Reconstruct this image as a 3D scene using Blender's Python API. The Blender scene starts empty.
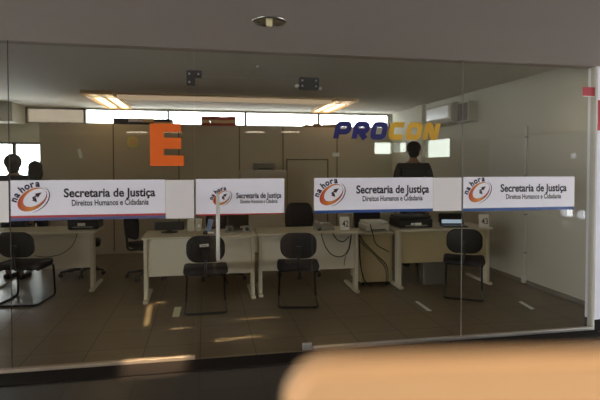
import bpy, bmesh, math, random
from mathutils import Vector, Matrix, Euler
random.seed(7)
SC = bpy.context.scene
COL = SC.collection
R = math.radians
PI = math.pi

# ------------------------------------------------------------------ materials
def lin(c):
    c = c / 255.0
    return c / 12.92 if c <= 0.04045 else ((c + 0.055) / 1.055) ** 2.4

def rgb(r, g, b):
    return (lin(r), lin(g), lin(b), 1.0)

def mat(name, col, rough=0.6, metal=0.0, vary=0.10, scale=9.0, spec=0.5):
    m = bpy.data.materials.new(name)
    m.use_nodes = True
    nt = m.node_tree
    bs = nt.nodes['Principled BSDF']
    bs.inputs['Roughness'].default_value = rough
    bs.inputs['Metallic'].default_value = metal
    bs.inputs['Specular IOR Level'].default_value = spec
    if vary > 0:
        tc = nt.nodes.new('ShaderNodeTexCoord')
        nz = nt.nodes.new('ShaderNodeTexNoise')
        nz.inputs['Scale'].default_value = scale
        nz.inputs['Detail'].default_value = 4
        mx = nt.nodes.new('ShaderNodeMix')
        mx.data_type = 'RGBA'
        mx.inputs['A'].default_value = tuple(v * (1 - vary) for v in col[:3]) + (1,)
        mx.inputs['B'].default_value = tuple(min(1, v * (1 + vary)) for v in col[:3]) + (1,)
        nt.links.new(tc.outputs['Object'], nz.inputs['Vector'])
        nt.links.new(nz.outputs['Fac'], mx.inputs['Factor'])
        nt.links.new(mx.outputs['Result'], bs.inputs['Base Color'])
    else:
        bs.inputs['Base Color'].default_value = col
    return m

def glow(name, col, strength):
    m = bpy.data.materials.new(name)
    m.use_nodes = True
    nt = m.node_tree
    nt.nodes.remove(nt.nodes['Principled BSDF'])
    e = nt.nodes.new('ShaderNodeEmission')
    e.inputs['Color'].default_value = col
    e.inputs['Strength'].default_value = strength
    nt.links.new(e.outputs[0], nt.nodes['Material Output'].inputs[0])
    return m

def glass(name, tint, ior=1.5):
    m = bpy.data.materials.new(name)
    m.use_nodes = True
    nt = m.node_tree
    nt.nodes.remove(nt.nodes['Principled BSDF'])
    fr = nt.nodes.new('ShaderNodeFresnel')
    # same reflectance from either side of the thin pane
    ge = nt.nodes.new('ShaderNodeNewGeometry')
    mr = nt.nodes.new('ShaderNodeMapRange')
    mr.inputs['To Min'].default_value = ior
    mr.inputs['To Max'].default_value = 1.0 / ior
    nt.links.new(ge.outputs['Backfacing'], mr.inputs['Value'])
    nt.links.new(mr.outputs[0], fr.inputs['IOR'])
    tr = nt.nodes.new('ShaderNodeBsdfTransparent')
    tr.inputs['Color'].default_value = tint
    gl = nt.nodes.new('ShaderNodeBsdfGlossy')
    gl.inputs['Roughness'].default_value = 0.0
    mx = nt.nodes.new('ShaderNodeMixShader')
    nt.links.new(fr.outputs[0], mx.inputs[0])
    nt.links.new(tr.outputs[0], mx.inputs[1])
    nt.links.new(gl.outputs[0], mx.inputs[2])
    nt.links.new(mx.outputs[0], nt.nodes['Material Output'].inputs[0])
    return m

def tile_mat(name, c1, c2, cm, size, off, rough):
    m = bpy.data.materials.new(name)
    m.use_nodes = True
    nt = m.node_tree
    bs = nt.nodes['Principled BSDF']
    tc = nt.nodes.new('ShaderNodeTexCoord')
    mp = nt.nodes.new('ShaderNodeMapping')
    mp.inputs['Location'].default_value = off
    bk = nt.nodes.new('ShaderNodeTexBrick')
    bk.offset = 0.0
    bk.inputs['Scale'].default_value = 1.0
    bk.inputs['Brick Width'].default_value = size
    bk.inputs['Row Height'].default_value = size
    bk.inputs['Mortar Size'].default_value = 0.004
    bk.inputs['Mortar Smooth'].default_value = 0.2
    bk.inputs['Color1'].default_value = c1
    bk.inputs['Color2'].default_value = c2
    bk.inputs['Mortar'].default_value = cm
    bs.inputs['Roughness'].default_value = rough
    nt.links.new(tc.outputs['Object'], mp.inputs['Vector'])
    nt.links.new(mp.outputs[0], bk.inputs['Vector'])
    nt.links.new(bk.outputs['Color'], bs.inputs['Base Color'])
    return m

M = {
 'floor': tile_mat('floor_tiles', rgb(118, 103, 80), rgb(110, 96, 74), rgb(38, 33, 27), 0.455, (0.045, 0.1, 0), 0.36),
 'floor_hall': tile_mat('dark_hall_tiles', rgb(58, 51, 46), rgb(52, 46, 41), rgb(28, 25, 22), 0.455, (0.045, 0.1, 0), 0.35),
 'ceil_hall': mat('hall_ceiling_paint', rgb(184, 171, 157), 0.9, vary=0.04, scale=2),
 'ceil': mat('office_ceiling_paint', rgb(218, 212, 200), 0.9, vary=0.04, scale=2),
 'wall': mat('pale_wall_paint', rgb(194, 190, 174), 0.85, vary=0.03, scale=2),
 'wall_dark': mat('taupe_wall_paint', rgb(120, 112, 98), 0.85, vary=0.05, scale=2),
 'divider': mat('beige_divider_laminate', rgb(200, 188, 164), 0.7, vary=0.06, scale=1.5),
 'divider_edge': mat('brown_edge_strip', rgb(96, 84, 62), 0.6),
 'stub': mat('white_wall_paint', rgb(242, 244, 252), 0.8, vary=0.02),
 'dark_base': mat('dark_granite', rgb(30, 25, 22), 0.8, vary=0.25, scale=60, spec=0.15),
 'red': mat('red_paint', rgb(186, 40, 48), 0.6, vary=0.05),
 'red_label': mat('red_sticker', rgb(196, 62, 70), 0.6, vary=0.05),
 'glass': glass('partition_glass', (0.945, 0.945, 0.925, 1)),
 'wglass': glass('window_glass', (0.93, 0.95, 0.95, 1)),
 'film': glass('filmed_window_glass', (0.345, 0.355, 0.33, 1)),
 'film2': glass('tinted_window_glass', (0.22, 0.20, 0.17, 1)),
 'alu': mat('brushed_aluminium', rgb(205, 200, 192), 0.3, 0.9, vary=0.05, scale=40),
 'alu_warm': mat('worn_floor_channel', rgb(176, 160, 140), 0.45, 0.6, vary=0.1, scale=30),
 'frame_dark': mat('window_frame_grey', rgb(92, 88, 80), 0.6),
 'patch': mat('dark_patch_metal', rgb(84, 82, 78), 0.4, 0.6),
 'steel': mat('satin_steel', rgb(200, 198, 192), 0.35, 0.7, vary=0.04),
 'lockplate': mat('cream_lock_plate', rgb(150, 142, 116), 0.45, 0.1, vary=0.06),
 'vinyl': mat('white_vinyl', rgb(248, 243, 247), 0.55, vary=0.015, scale=3),
 'vinyl_plain': mat('plain_white_vinyl', rgb(240, 232, 226), 0.6, vary=0.03, scale=3),
 'navy_ink': mat('navy_ink', rgb(24, 28, 58), 0.6, vary=0),
 'black_ink': mat('black_ink', rgb(24, 22, 26), 0.6, vary=0),
 'maroon_ink': mat('maroon_ink', rgb(52, 22, 30), 0.6, vary=0),
 'blue_strip': mat('blue_strip', rgb(42, 78, 138), 0.5, vary=0.03),
 'greyblue_strip': mat('slate_blue_strip', rgb(88, 96, 134), 0.5, vary=0.03),
 'red_strip': mat('red_strip', rgb(190, 62, 60), 0.5, vary=0.03),
 'orange_vinyl': mat('orange_vinyl', rgb(250, 112, 30), 0.5, vary=0.03),
 'navy_vinyl': mat('navy_vinyl', rgb(44, 42, 108), 0.5, vary=0.03),
 'yellow_vinyl': mat('yellow_vinyl', rgb(224, 172, 48), 0.5, vary=0.03),
 'desk': mat('grey_beige_laminate', rgb(214, 207, 188), 0.5, vary=0.03, scale=4),
 'desk_edge': mat('pale_desk_edge', rgb(202, 194, 172), 0.45, vary=0.03),
 'desk_yel': mat('cream_laminate', rgb(184, 168, 128), 0.5, vary=0.03, scale=4),
 'fabric': mat('black_fabric', rgb(46, 43, 46), 0.9, vary=0.2, scale=120, spec=0.2),
 'plastic': mat('black_plastic', rgb(34, 33, 34), 0.4, vary=0.1),
 'tube': mat('black_steel_tube', rgb(26, 25, 26), 0.35, 0.3, vary=0.05),
 'grey_plastic': mat('grey_plastic', rgb(150, 148, 140), 0.5, vary=0.05),
 'white_plastic': mat('white_plastic', rgb(205, 202, 190), 0.45, vary=0.04),
 'pale_plastic': mat('pale_bin_plastic', rgb(104, 101, 92), 0.5, vary=0.06),
 'paper': mat('white_paper', rgb(232, 230, 222), 0.8, vary=0.02),
 'blue_paper': mat('blue_card', rgb(120, 140, 180), 0.6, vary=0.05),
 'green_paper': mat('pale_green_paper', rgb(244, 248, 216), 0.7, vary=0.05),
 'pale_mark': mat('pale_blue_mark', rgb(240, 250, 255), 0.4, vary=0.05),  # shared by the notices and the light streaks painted on the floor
 'screen': glow('lit_screen', (0.62, 0.78, 0.95, 1), 0.55),
 'maroon': mat('maroon_binder_board', rgb(176, 66, 50), 0.6, vary=0.08),
 'tan': mat('tan_cardboard', rgb(236, 200, 146), 0.8, vary=0.06),
 'navy_box': mat('dark_navy_card', rgb(44, 44, 62), 0.7, vary=0.05),
 'lilac': mat('pale_lilac_card', rgb(226, 222, 236), 0.7, vary=0.05),
 'brown': mat('brown_parcel', rgb(112, 88, 60), 0.8, vary=0.15),
 'yellow_disc': mat('dull_yellow', rgb(226, 216, 130), 0.7, vary=0.05),
 'counter': mat('tan_counter_laminate', rgb(230, 184, 136), 0.5, vary=0.04, scale=5),
 'troffer': glow('warm_tube_light', (1.0, 0.76, 0.44, 1), 4.0),
 'strip_glow': glow('dim_tan_glow', (1.0, 0.74, 0.48, 1), 0.42),
 'ac_panel': mat('glossy_white_plastic', rgb(232, 232, 232), 0.25, vary=0.02),
 'hall_lamp': glow('hall_lamp', (1.0, 0.86, 0.62, 1), 9.0),
 'chrome': mat('chrome', rgb(215, 212, 205), 0.12, 1.0, vary=0),
 'bulb': mat('pearl_bulb', rgb(232, 218, 160), 0.4, vary=0.03),
 'cable': mat('black_cable', rgb(30, 28, 26), 0.6, vary=0),
 'skin': mat('skin', rgb(150, 108, 84), 0.6, vary=0.05),
 'hair': mat('dark_hair', rgb(30, 24, 22), 0.7, vary=0.2, scale=80),
 'cloth_dark': mat('charcoal_cloth', rgb(48, 46, 48), 0.9, vary=0.1, scale=60),
 'cloth_navy': mat('navy_cloth', rgb(40, 42, 54), 0.9, vary=0.1, scale=60),
 'cloth_grey': mat('dark_grey_cloth', rgb(44, 42, 40), 0.9, vary=0.1, scale=60),
 'shoe': mat('black_shoe', rgb(24, 22, 22), 0.5, vary=0),
 'cove': mat('tan_beam_paint', rgb(236, 210, 170), 0.8, vary=0.04),
}

def ring_mat():
    m = bpy.data.materials.new('orange_ring_ink')
    m.use_nodes = True
    nt = m.node_tree
    bs = nt.nodes['Principled BSDF']
    bs.inputs['Roughness'].default_value = 0.55
    tc = nt.nodes.new('ShaderNodeTexCoord')
    sp = nt.nodes.new('ShaderNodeSeparateXYZ')
    ramp = nt.nodes.new('ShaderNodeValToRGB')
    ramp.color_ramp.elements[0].position = 0.0
    ramp.color_ramp.elements[0].color = rgb(196, 66, 34)
    ramp.color_ramp.elements[1].position = 1.0
    ramp.color_ramp.elements[1].color = rgb(150, 40, 40)
    e = ramp.color_ramp.elements.new(0.48)
    e.color = rgb(226, 140, 52)
    nt.links.new(tc.outputs['Generated'], sp.inputs[0])
    nt.links.new(sp.outputs['X'], ramp.inputs[0])
    nt.links.new(ramp.outputs[0], bs.inputs['Base Color'])
    return m
M['ring'] = ring_mat()

# ------------------------------------------------------------------ mesh helpers
class MB:
    """collects shapes in one bmesh"""
    def __init__(s):
        s.bm = bmesh.new()
    def _merge(s, b2):
        me = bpy.data.meshes.new('tmp')
        b2.to_mesh(me)
        b2.free()
        s.bm.from_mesh(me)
        bpy.data.meshes.remove(me)
    def box(s, x0, x1, y0, y1, z0, z1, bev=0.0, seg=2, rot=None, piv=None):
        b = bmesh.new()
        bmesh.ops.create_cube(b, size=1.0)
        c = Vector(((x0 + x1) / 2, (y0 + y1) / 2, (z0 + z1) / 2))
        for v in b.verts:
            v.co = Vector((v.co.x * (x1 - x0), v.co.y * (y1 - y0), v.co.z * (z1 - z0))) + c
        if bev > 0:
            bmesh.ops.bevel(b, geom=list(b.edges), offset=bev, segments=seg, affect='EDGES', profile=0.5)
        if rot is not None:
            p = Vector(piv) if piv is not None else c
            m = Matrix.Translation(p) @ Euler(rot).to_matrix().to_4x4() @ Matrix.Translation(-p)
            b.transform(m)
        s._merge(b)
        return s
    def tube(s, pts, r, seg=10, closed=False, r2=None):
        pts = [Vector(p) for p in pts]
        n = len(pts)
        b = bmesh.new()
        rings = []
        prev = None
        for i, p in enumerate(pts):
            if closed:
                t = (pts[(i + 1) % n] - pts[i - 1]).normalized()
            else:
                t = (pts[min(i + 1, n - 1)] - pts[max(i - 1, 0)]).normalized()
            if prev is None:
                a = Vector((0, 0, 1)) if abs(t.z) < 0.9 else Vector((1, 0, 0))
                u = t.cross(a).normalized()
            else:
                u = (prev - t * prev.dot(t)).normalized()
            prev = u
            w = t.cross(u)
            rr = r if r2 is None else r + (r2 - r) * i / (n - 1)
            rings.append([b.verts.new(p + (u * math.cos(2 * PI * k / seg) + w * math.sin(2 * PI * k / seg)) * rr) for k in range(seg)])
        m = n if closed else n - 1
        for i in range(m):
            A, B = rings[i], rings[(i + 1) % n]
            for k in range(seg):
                b.faces.new((A[k], A[(k + 1) % seg], B[(k + 1) % seg], B[k]))
        if not closed:
            b.faces.new(rings[0][::-1])
            b.faces.new(rings[-1])
        bmesh.ops.recalc_face_normals(b, faces=list(b.faces))
        s._merge(b)
        return s
    def lathe(s, prof, cx, cy, seg=32, cap=False):
        b = bmesh.new()
        rings = [[b.verts.new((cx + r * math.cos(2 * PI * k / seg), cy + r * math.sin(2 * PI * k / seg), z)) for k in range(seg)] for r, z in prof]
        for A, B in zip(rings, rings[1:]):
            for k in range(seg):
                b.faces.new((A[k], A[(k + 1) % seg], B[(k + 1) % seg], B[k]))
        if cap:
            b.faces.new(rings[0][::-1])
            b.faces.new(rings[-1])
        bmesh.ops.recalc_face_normals(b, faces=list(b.faces))
        s._merge(b)
        return s
    def prism_xz(s, pts, y0, y1):
        """outline in the XZ plane, solid from y0 to y1"""
        b = bmesh.new()
        f = b.faces.new([b.verts.new((x, y0, z)) for x, z in pts])
        r = bmesh.ops.extrude_face_region(b, geom=[f])
        for v in [g for g in r['geom'] if isinstance(g, bmesh.types.BMVert)]:
            v.co.y = y1
        bmesh.ops.recalc_face_normals(b, faces=list(b.faces))
        s._merge(b)
        return s
    def ball(s, c, rx, ry, rz, sub=3, rot=None):
        b = bmesh.new()
        bmesh.ops.create_icosphere(b, subdivisions=sub, radius=1.0)
        m = Matrix.Diagonal((rx, ry, rz, 1))
        if rot:
            m = Euler(rot).to_matrix().to_4x4() @ m
        b.transform(Matrix.Translation(Vector(c)) @ m)
        s._merge(b)
        return s
    def add_mesh(s, me, mtx=None):
        if mtx is not None:
            me = me.copy()
            me.transform(mtx)
        s.bm.from_mesh(me)
        return s
    def build(s, name, m, parent=None, smooth=False):
        me = bpy.data.meshes.new(name)
        s.bm.to_mesh(me)
        s.bm.free()
        me.materials.append(M[m] if isinstance(m, str) else m)
        if smooth:
            me.polygons.foreach_set('use_smooth', [True] * len(me.polygons))
        o = bpy.data.objects.new(name, me)
        COL.objects.link(o)
        if parent is not None:
            o.parent = parent
        return o

def fillet(pts, r, n=5, closed=False):
    """rounds the corners of a polyline"""
    pts = [Vector(p) for p in pts]
    out = []
    N = len(pts)
    for i, p in enumerate(pts):
        if not closed and i in (0, N - 1):
            out.append(p)
            continue
        a, c = pts[i - 1], pts[(i + 1) % N]
        d1, d2 = (a - p), (c - p)
        k = min(r, d1.length * 0.49, d2.length * 0.49)
        q0, q1 = p + d1.normalized() * k, p + d2.normalized() * k
        for j in range(n + 1):
            t = j / n
            out.append(q0 * (1 - t) ** 2 + p * 2 * t * (1 - t) + q1 * t * t)
    return out

def rounded_rect(x0, x1, z0, z1, r, n=6):
    out = []
    for cx, cz, a0 in ((x1 - r, z1 - r, 0), (x0 + r, z1 - r, 90), (x0 + r, z0 + r, 180), (x1 - r, z0 + r, 270)):
        for k in range(n + 1):
            a = R(a0 + 90 * k / n)
            out.append((cx + r * math.cos(a), cz + r * math.sin(a)))
    return out

def tag(o, label, cat, group=None):
    o['label'] = label
    o['category'] = cat
    if group:
        o['group'] = group
    return o

def thing(name, label, cat, loc=(0, 0, 0), rz=0.0, group=None):
    o = bpy.data.objects.new(name, None)
    o.empty_display_size = 0.1
    COL.objects.link(o)
    o.location = loc
    o.rotation_euler = (0, 0, rz)
    return tag(o, label, cat, group)

def struct(o, label=None):
    o['kind'] = 'structure'
    if label:
        o['label'] = label
    return o

def dup(root, loc, rz, label, group=None):
    r = root.copy()
    COL.objects.link(r)
    r.location = loc
    r.rotation_euler = (0, 0, rz)
    r['label'] = label
    if group:
        r['group'] = group
    for ch in list(root.children):
        c = ch.copy()
        COL.objects.link(c)
        c.parent = r
        for g in list(ch.children):
            d = g.copy()
            COL.objects.link(d)
            d.parent = c
    return r

# ------------------------------------------------------------------ lettering
def text_mesh(body, offset=0.0, shear=0.0):
    cu = bpy.data.curves.new('lettering', 'FONT')
    cu.body = body
    cu.offset = offset
    cu.shear = shear
    cu.resolution_u = 4
    o = bpy.data.objects.new('lettering', cu)
    COL.objects.link(o)
    bpy.context.view_layer.update()
    dg = bpy.context.evaluated_depsgraph_get()
    me = bpy.data.meshes.new_from_object(o.evaluated_get(dg))
    bpy.data.objects.remove(o)
    bpy.data.curves.remove(cu)
    return me

def bounds(me):
    xs = [v.co.x for v in me.vertices]
    ys = [v.co.y for v in me.vertices]
    return min(xs), max(xs), min(ys), max(ys)

CAP = None
def text_flat(body, x0, x1, zb, cap, y, offset=0.02):
    """letters standing in the XZ plane facing -Y, fitted to a width and a cap height"""
    global CAP
    if CAP is None:
        CAP = bounds(text_mesh('H'))[3]
    me = text_mesh(body, offset)
    a, b, _, _ = bounds(me)
    sx = (x1 - x0) / (b - a)
    sz = cap / CAP
    for v in me.vertices:
        v.co = Vector((x0 + (v.co.x - a) * sx, y, zb + v.co.y * sz))
    return me

def face_front(me):
    """turn every face of a flat lettering mesh towards -Y"""
    b = bmesh.new()
    b.from_mesh(me)
    for f in b.faces:
        f.normal_update()
        if f.normal.y > 0:
            f.normal_flip()
    b.to_mesh(me)
    b.free()

# ================================================================== THE SETTING
HC = 2.46      # hall ceiling
OC = 2.69      # office ceiling
XR = 4.1       # right wall of the office
YB = 6.4       # back wall of the office
HY = -12.0     # far end of the hall

struct(MB().box(-9, 10, 0.0, YB + .2, -0.2, 0.0).build('floor', 'floor'), 'brown glossy office floor of square tiles')
struct(MB().box(-9, 10, HY - .2, 0.0, -0.2, 0.0).build('floor_hall', 'floor_hall'), 'dark tiled hall floor before the glass')
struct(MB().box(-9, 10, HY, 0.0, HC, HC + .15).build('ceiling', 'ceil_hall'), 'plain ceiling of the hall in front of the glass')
struct(MB().box(-6.2, XR + .2, 0.1, YB + .2, OC, OC + .15).build('ceiling_back', 'ceil'), 'ceiling of the office behind the glass')
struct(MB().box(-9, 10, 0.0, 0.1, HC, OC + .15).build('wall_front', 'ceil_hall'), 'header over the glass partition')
# right wall with two small filmed windows
b = MB()
b.box(XR, XR + .2, 0.1, 3.75, 0, OC)
b.box(XR, XR + .2, 3.75, 5.0, 0, 1.665)
b.box(XR, XR + .2, 3.75, 5.0, 2.03, OC)
b.box(XR, XR + .2, 5.0, 5.62, 0, OC)
b.box(XR, XR + .2, 5.62, YB, 0, 1.80)
b.box(XR, XR + .2, 5.62, YB, 2.05, OC)
b.box(XR - .07, XR, 4.72, 5.04, 0, OC)
struct(b.build('wall_right', 'wall'), 'pale side wall of the office with a shallow pillar')
struct(MB().box(XR - .015, XR - .0005, 0.1, 4.72, 0, 0.055, .003).build('baseboard_right', 'wall_dark'), 'low skirting along the pale side wall')
struct(MB().box(-6.2, -6.0, 0.1, YB, 0, OC).build('wall_left', 'wall_dark'))
# back wall
WX = [-3.41, -2.33, -0.73, 0.85, 2.43, 4.04]
b = MB()
b.box(-2.8, 3.62, YB, YB + .2, 0, 2.37)
b.box(3.62, XR + .2, YB, YB + .2, 0, 1.80)
b.box(3.62, XR + .2, YB, YB + .2, 2.05, 2.37)
b.box(XR + .05, XR + .2, YB, YB + .2, 1.80, 2.05)
b.box(-6.2, -2.8, YB, YB + .2, 0, 1.0)
b.box(-6.2, -2.8, YB, YB + .2, 1.99, 2.37)
b.box(-6.2, WX[0], YB, YB + .2, 2.37, OC)
b.box(WX[5], XR + .2, YB, YB + .2, 2.37, OC)
b.box(WX[0], WX[5], YB, YB + .2, 2.665, OC)
struct(b.build('wall_back', 'wall'), 'back wall under the strip of clerestory windows')
struct(MB().box(-6.0, WX[0], 5.75, YB, 2.34, OC).build('trim_1', 'wall'), 'boxed corner casing beside the clerestory')
# clerestory windows
n = 0
for i in range(5):
    n += 1
    x0, x1 = WX[i], WX[i + 1]
    t = bpy.data.objects.new('window_%d' % n, None)
    COL.objects.link(t)
    struct(t)
    f = 0.022
    fr = MB()
    fr.box(x0, x0 + f, YB + .02, YB + .08, 2.37, 2.665)
    fr.box(x1 - f, x1, YB + .02, YB + .08, 2.37, 2.665)
    fr.box(x0 + f, x1 - f, YB + .02, YB + .08, 2.37, 2.39)
    fr.box(x0 + f, x1 - f, YB + .02, YB + .08, 2.645, 2.665)
    fr.build('window_frame', 'frame_dark', t)
    MB().box(x0 + f, x1 - f, YB + .045, YB + .051, 2.39, 2.645).build('pane', 'film2' if i == 0 else 'wglass', t)
# tall windows on the left of the back wall
for x0, x1 in ((-6.0, -4.95), (-4.95, -3.62), (-3.62, -2.8)):
    n += 1
    t = bpy.data.objects.new('window_%d' % n, None)
    COL.objects.link(t)
    struct(t)
    f = 0.03
    fr = MB()
    fr.box(x0, x0 + f, YB + .02, YB + .08, 1.0, 1.99)
    fr.box(x1 - f, x1, YB + .02, YB + .08, 1.0, 1.99)
    fr.box(x0 + f, x1 - f, YB + .02, YB + .08, 1.0, 1.04)
    fr.box(x0 + f, x1 - f, YB + .02, YB + .08, 1.95, 1.99)
    fr.build('window_frame', 'frame_dark', t)
    MB().box(x0 + f, x1 - f, YB + .045, YB + .051, 1.04, 1.95).build('pane', 'wglass', t)
# filmed little windows by the right back corner
def side_window(name, y0, y1, z0, z1):
    t = bpy.data.objects.new(name, None)
    COL.objects.link(t)
    struct(t)
    f = .025
    fr = MB()
    fr.box(XR + .002, XR + .03, y0, y0 + f, z0, z1)
    fr.box(XR + .002, XR + .03, y1 - f, y1, z0, z1)
    fr.box(XR + .002, XR + .03, y0 + f, y1 - f, z0, z0 + f)
    fr.box(XR + .002, XR + .03, y0 + f, y1 - f, z1 - f, z1)
    fr.build('window_frame', 'wall', t)
    MB().box(XR + .010, XR + .016, y0 + f, y1 - f, z0 + f, z1 - f).build('pane', 'film', t)
side_window('window_%d' % (n + 1), 3.75, 5.0, 1.665, 2.03)
side_window('window_%d' % (n + 2), 5.62, YB, 1.80, 2.05)
t = bpy.data.objects.new('window_%d' % (n + 3), None)
COL.objects.link(t)
struct(t)
MB().box(3.62, 3.65, YB + .002, YB + .03, 1.80, 2.05).box(4.075, XR, YB + .002, YB + .03, 1.80, 2.05).build('window_frame', 'wall', t)
MB().box(3.65, 4.075, YB + .010, YB + .016, 1.80, 2.05).build('pane', 'film', t)
n += 3
# ceiling beam

# beige divider in front of the back wall
struct(MB().box(-2.73, 3.2, 5.0, 5.5, 0, 2.255, .006).build('wall_divider', 'divider'), 'long beige divider wall reaching almost to the clerestory')
b = MB()
for x in (-1.55, -0.45, 0.62, 1.42, 2.45):
    b.box(x - .008, x + .008, 4.992, 5.0, 0.05, 2.25)
struct(b.build('trim_3', 'divider_edge'), 'thin joint strips on the beige divider')
b = MB()
b.box(1.48, 1.50, 4.985, 5.0, .05, 1.66)
b.box(2.26, 2.28, 4.985, 5.0, .05, 1.66)
b.box(1.48, 2.28, 4.985, 5.0, 1.64, 1.66)
struct(b.build('trim_4', 'divider_edge'), 'thin door frame strip on the beige divider')

# hall: walls with daylight openings at both ends
b = MB()
b.box(10, 10.2, HY, 0, 0, .1)
b.box(10, 10.2, HY, -8.35, .1, HC)
b.box(10, 10.2, -8.35, -7.0, 1.88, HC)
b.box(10, 10.2, -8.35, -8.0, 1.74, 1.88)
b.box(10, 10.2, -7.8, -7.0, 1.74, 1.88)
b.box(10, 10.2, -8.35, -7.0, .32, 1.74)
b.box(10, 10.2, -7.9, -7.72, .1, .32)
b.box(10, 10.2, -7.45, -7.0, .1, .32)
b.box(10, 10.2, -.3, 0, .1, HC)
b.box(10, 10.2, -7.0, -.3, 2.36, HC)
struct(b.build('wall_right_hall', 'stub'))
b = MB()
b.box(-9.2, -9, HY, 0, 0, .1)
b.box(-9.2, -9, HY, -11.5, .1, HC)
b.box(-9.2, -9, -1.5, 0, .1, HC)
b.box(-9.2, -9, -11.5, -1.5, 2.3, HC)
struct(b.build('wall_left_hall', 'wall_dark'))
struct(MB().box(-9.2, 10.2, HY - .2, HY, 0, HC).build('wall_hall', 'wall_dark'))
# wall to the right of the partition
struct(MB().box(3.565, 10, 0.0, 0.1, 0.10, HC).build('wall_front_right', 'stub'), 'white wall ending the glass partition')
struct(MB().box(3.565, 10, -0.015, 0.1, 0.0, 0.10).build('baseboard_front', 'dark_base'), 'dark skirting under the white wall')
struct(MB().box(-9, -3.2, 0.0, 0.1, 0, HC).build('wall_front_left', 'wall_dark'))
struct(MB().box(-3.2, 3.565, -0.235, -0.022, 0.0, 0.012, .003).build('trim_5', 'dark_base'), 'dark granite threshold before the partition')

# ------------------------------------------------------------------ glass partition
GT = 2.46
def pane(num, x0, x1, z0=0.035, z1=GT, parent=None):
    t = bpy.data.objects.new('window_%d' % num, None)
    COL.objects.link(t)
    t['kind'] = 'structure'
    MB().box(x0, x1, 0.0, 0.01, z0, z1).build('pane', 'glass', t)
    return t
G = .0022
p1 = pane(n + 1, -3.2, -1.413 - G)
p2 = pane(n + 2, -1.413 + G, -0.078 - G)
p3 = pane(n + 3, 0.870 + G, 2.221 - G)
p4 = pane(n + 4, 2.221 + G, 3.546)
p5 = pane(n + 5, -0.078 + G, 0.870 - G, 2.25, GT)
for p, lb in ((p1, 'glass pane cut by the photo edge'), (p2, 'glass pane with the first clock banner'), (p3, 'glass pane behind the yellow and navy letters'), (p4, 'last glass pane before the white wall'), (p5, 'short glass transom over the glass door')):
    p['label'] = lb
# floor channels
MB().box(-3.2, -0.085, -0.018, 0.028, 0.0, 0.035, .004).build('sill_channel', 'alu_warm', p2)['label'] = 'worn aluminium floor channel'
MB().box(0.875, 3.56, -0.018, 0.028, 0.0, 0.035, .004).build('sill_channel', 'alu', p4)['label'] = 'bright aluminium floor channel'
MB().box(3.546, 3.565, -0.02, 0.05, 0.0, GT, .003).build('end_post', 'white_plastic', p4)['label'] = 'slim white end post'
# silicone joints
for x, p in ((-1.413, p2), (2.221, p4)):
    MB().box(x - G, x + G, 0.001, 0.009, .035, GT).build('joint', 'patch' if x < 0 else 'grey_plastic', p)

# glass door
door = bpy.data.objects.new('door_1', None)
COL.objects.link(door)
struct(door, 'frameless glass door with steel pull handle')
MB().box(-0.078 + G, 0.870 - G, 0.0, 0.01, 0.012, 2.243).build('door_leaf', 'glass', door)
# L shaped patch fitting at the hinge side, plain one at the other
b = MB()
b.prism_xz([(-0.135, 2.290), (-0.020, 2.290), (-0.020, 2.236), (-0.072, 2.236), (-0.072, 2.175), (-0.135, 2.175)], -0.012, 0.022)
hp = b.build('patch_fitting', 'patch', door)
b = MB()
for x, z in ((-.115, 2.262), (-.045, 2.262), (-.115, 2.198)):
    b.tube([(x, -0.017, z), (x, -0.011, z)], .008, 12)
b.build('screw', 'steel', hp)
b = MB()
b.prism_xz(rounded_rect(0.758, 0.925, 2.165, 2.268, .012), -0.012, 0.022)
hp = b.build('patch_fitting', 'patch', door)
b = MB()
for x, z in ((.785, 2.24), (.90, 2.24), (.90, 2.195), (.785, 2.195)):
    b.tube([(x, -0.017, z), (x, -0.011, z)], .008, 12)
b.tube([(.742, -.02, 2.195), (.742, 0.03, 2.195)], .013, 14)
b.tube([(.742, -.02, 2.195), (.758, -0.02, 2.195)], .006, 10)
b.tube([(.935, -.02, 2.178), (.935, 0.03, 2.178)], .013, 14)
b.tube([(.925, -.02, 2.178), (.935, -0.02, 2.178)], .006, 10)
b.build('screw', 'steel', hp)
MB().tube([(0.42, -.006, 2.34), (0.42, 0.016, 2.34)], .011, 14).build('pin', 'steel', p5)
# bottom patch fitting
MB().box(0.79, 0.868, -0.012, 0.022, 0.013, 0.07, .004).build('patch_fitting', 'steel', door)
# pull handle
b = MB()
b.tube([(0.100, -0.062, 0.80), (0.100, -0.062, 1.325)], .0145, 16)
hd = b.build('door_handle', 'white_plastic', door, True)
hd['label'] = 'long vertical pull bar'
b = MB()
for z in (0.86, 1.265):
    b.tube([(0.100, -0.055, z), (0.100, 0.0, z)], .008, 12)
b.tube([(0.100, 0.062, 0.80), (0.100, 0.062, 1.325)], .0145, 16)
for z in (0.86, 1.265):
    b.tube([(0.100, 0.01, z), (0.100, 0.055, z)], .008, 12)
b.build('standoff', 'steel', hd, True)
# lock plates
b = MB()
b.prism_xz(rounded_rect(-0.073, -0.022, 1.032, 1.128, .012), -0.02, 0.03)
lk = b.build('door_lock', 'lockplate', door)
b = MB()
b.tube([(-0.047, -0.030, 1.072), (-0.047, -0.018, 1.072)], .012, 16)
b.build('lock_cylinder', 'steel', lk)
b = MB()
b.prism_xz(rounded_rect(-0.137, -0.083, 1.030, 1.128, .012), -0.02, 0.03)
b.build('lock_strike', 'lockplate', door)

# ------------------------------------------------------------------ banners on the glass
def ell(t, a, b, rot, cx=0, cz=0):
    x, z = a * math.cos(t), b * math.sin(t)
    return (cx + x * math.cos(rot) - z * math.sin(rot), cz + x * math.sin(rot) + z * math.cos(rot))

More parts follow.
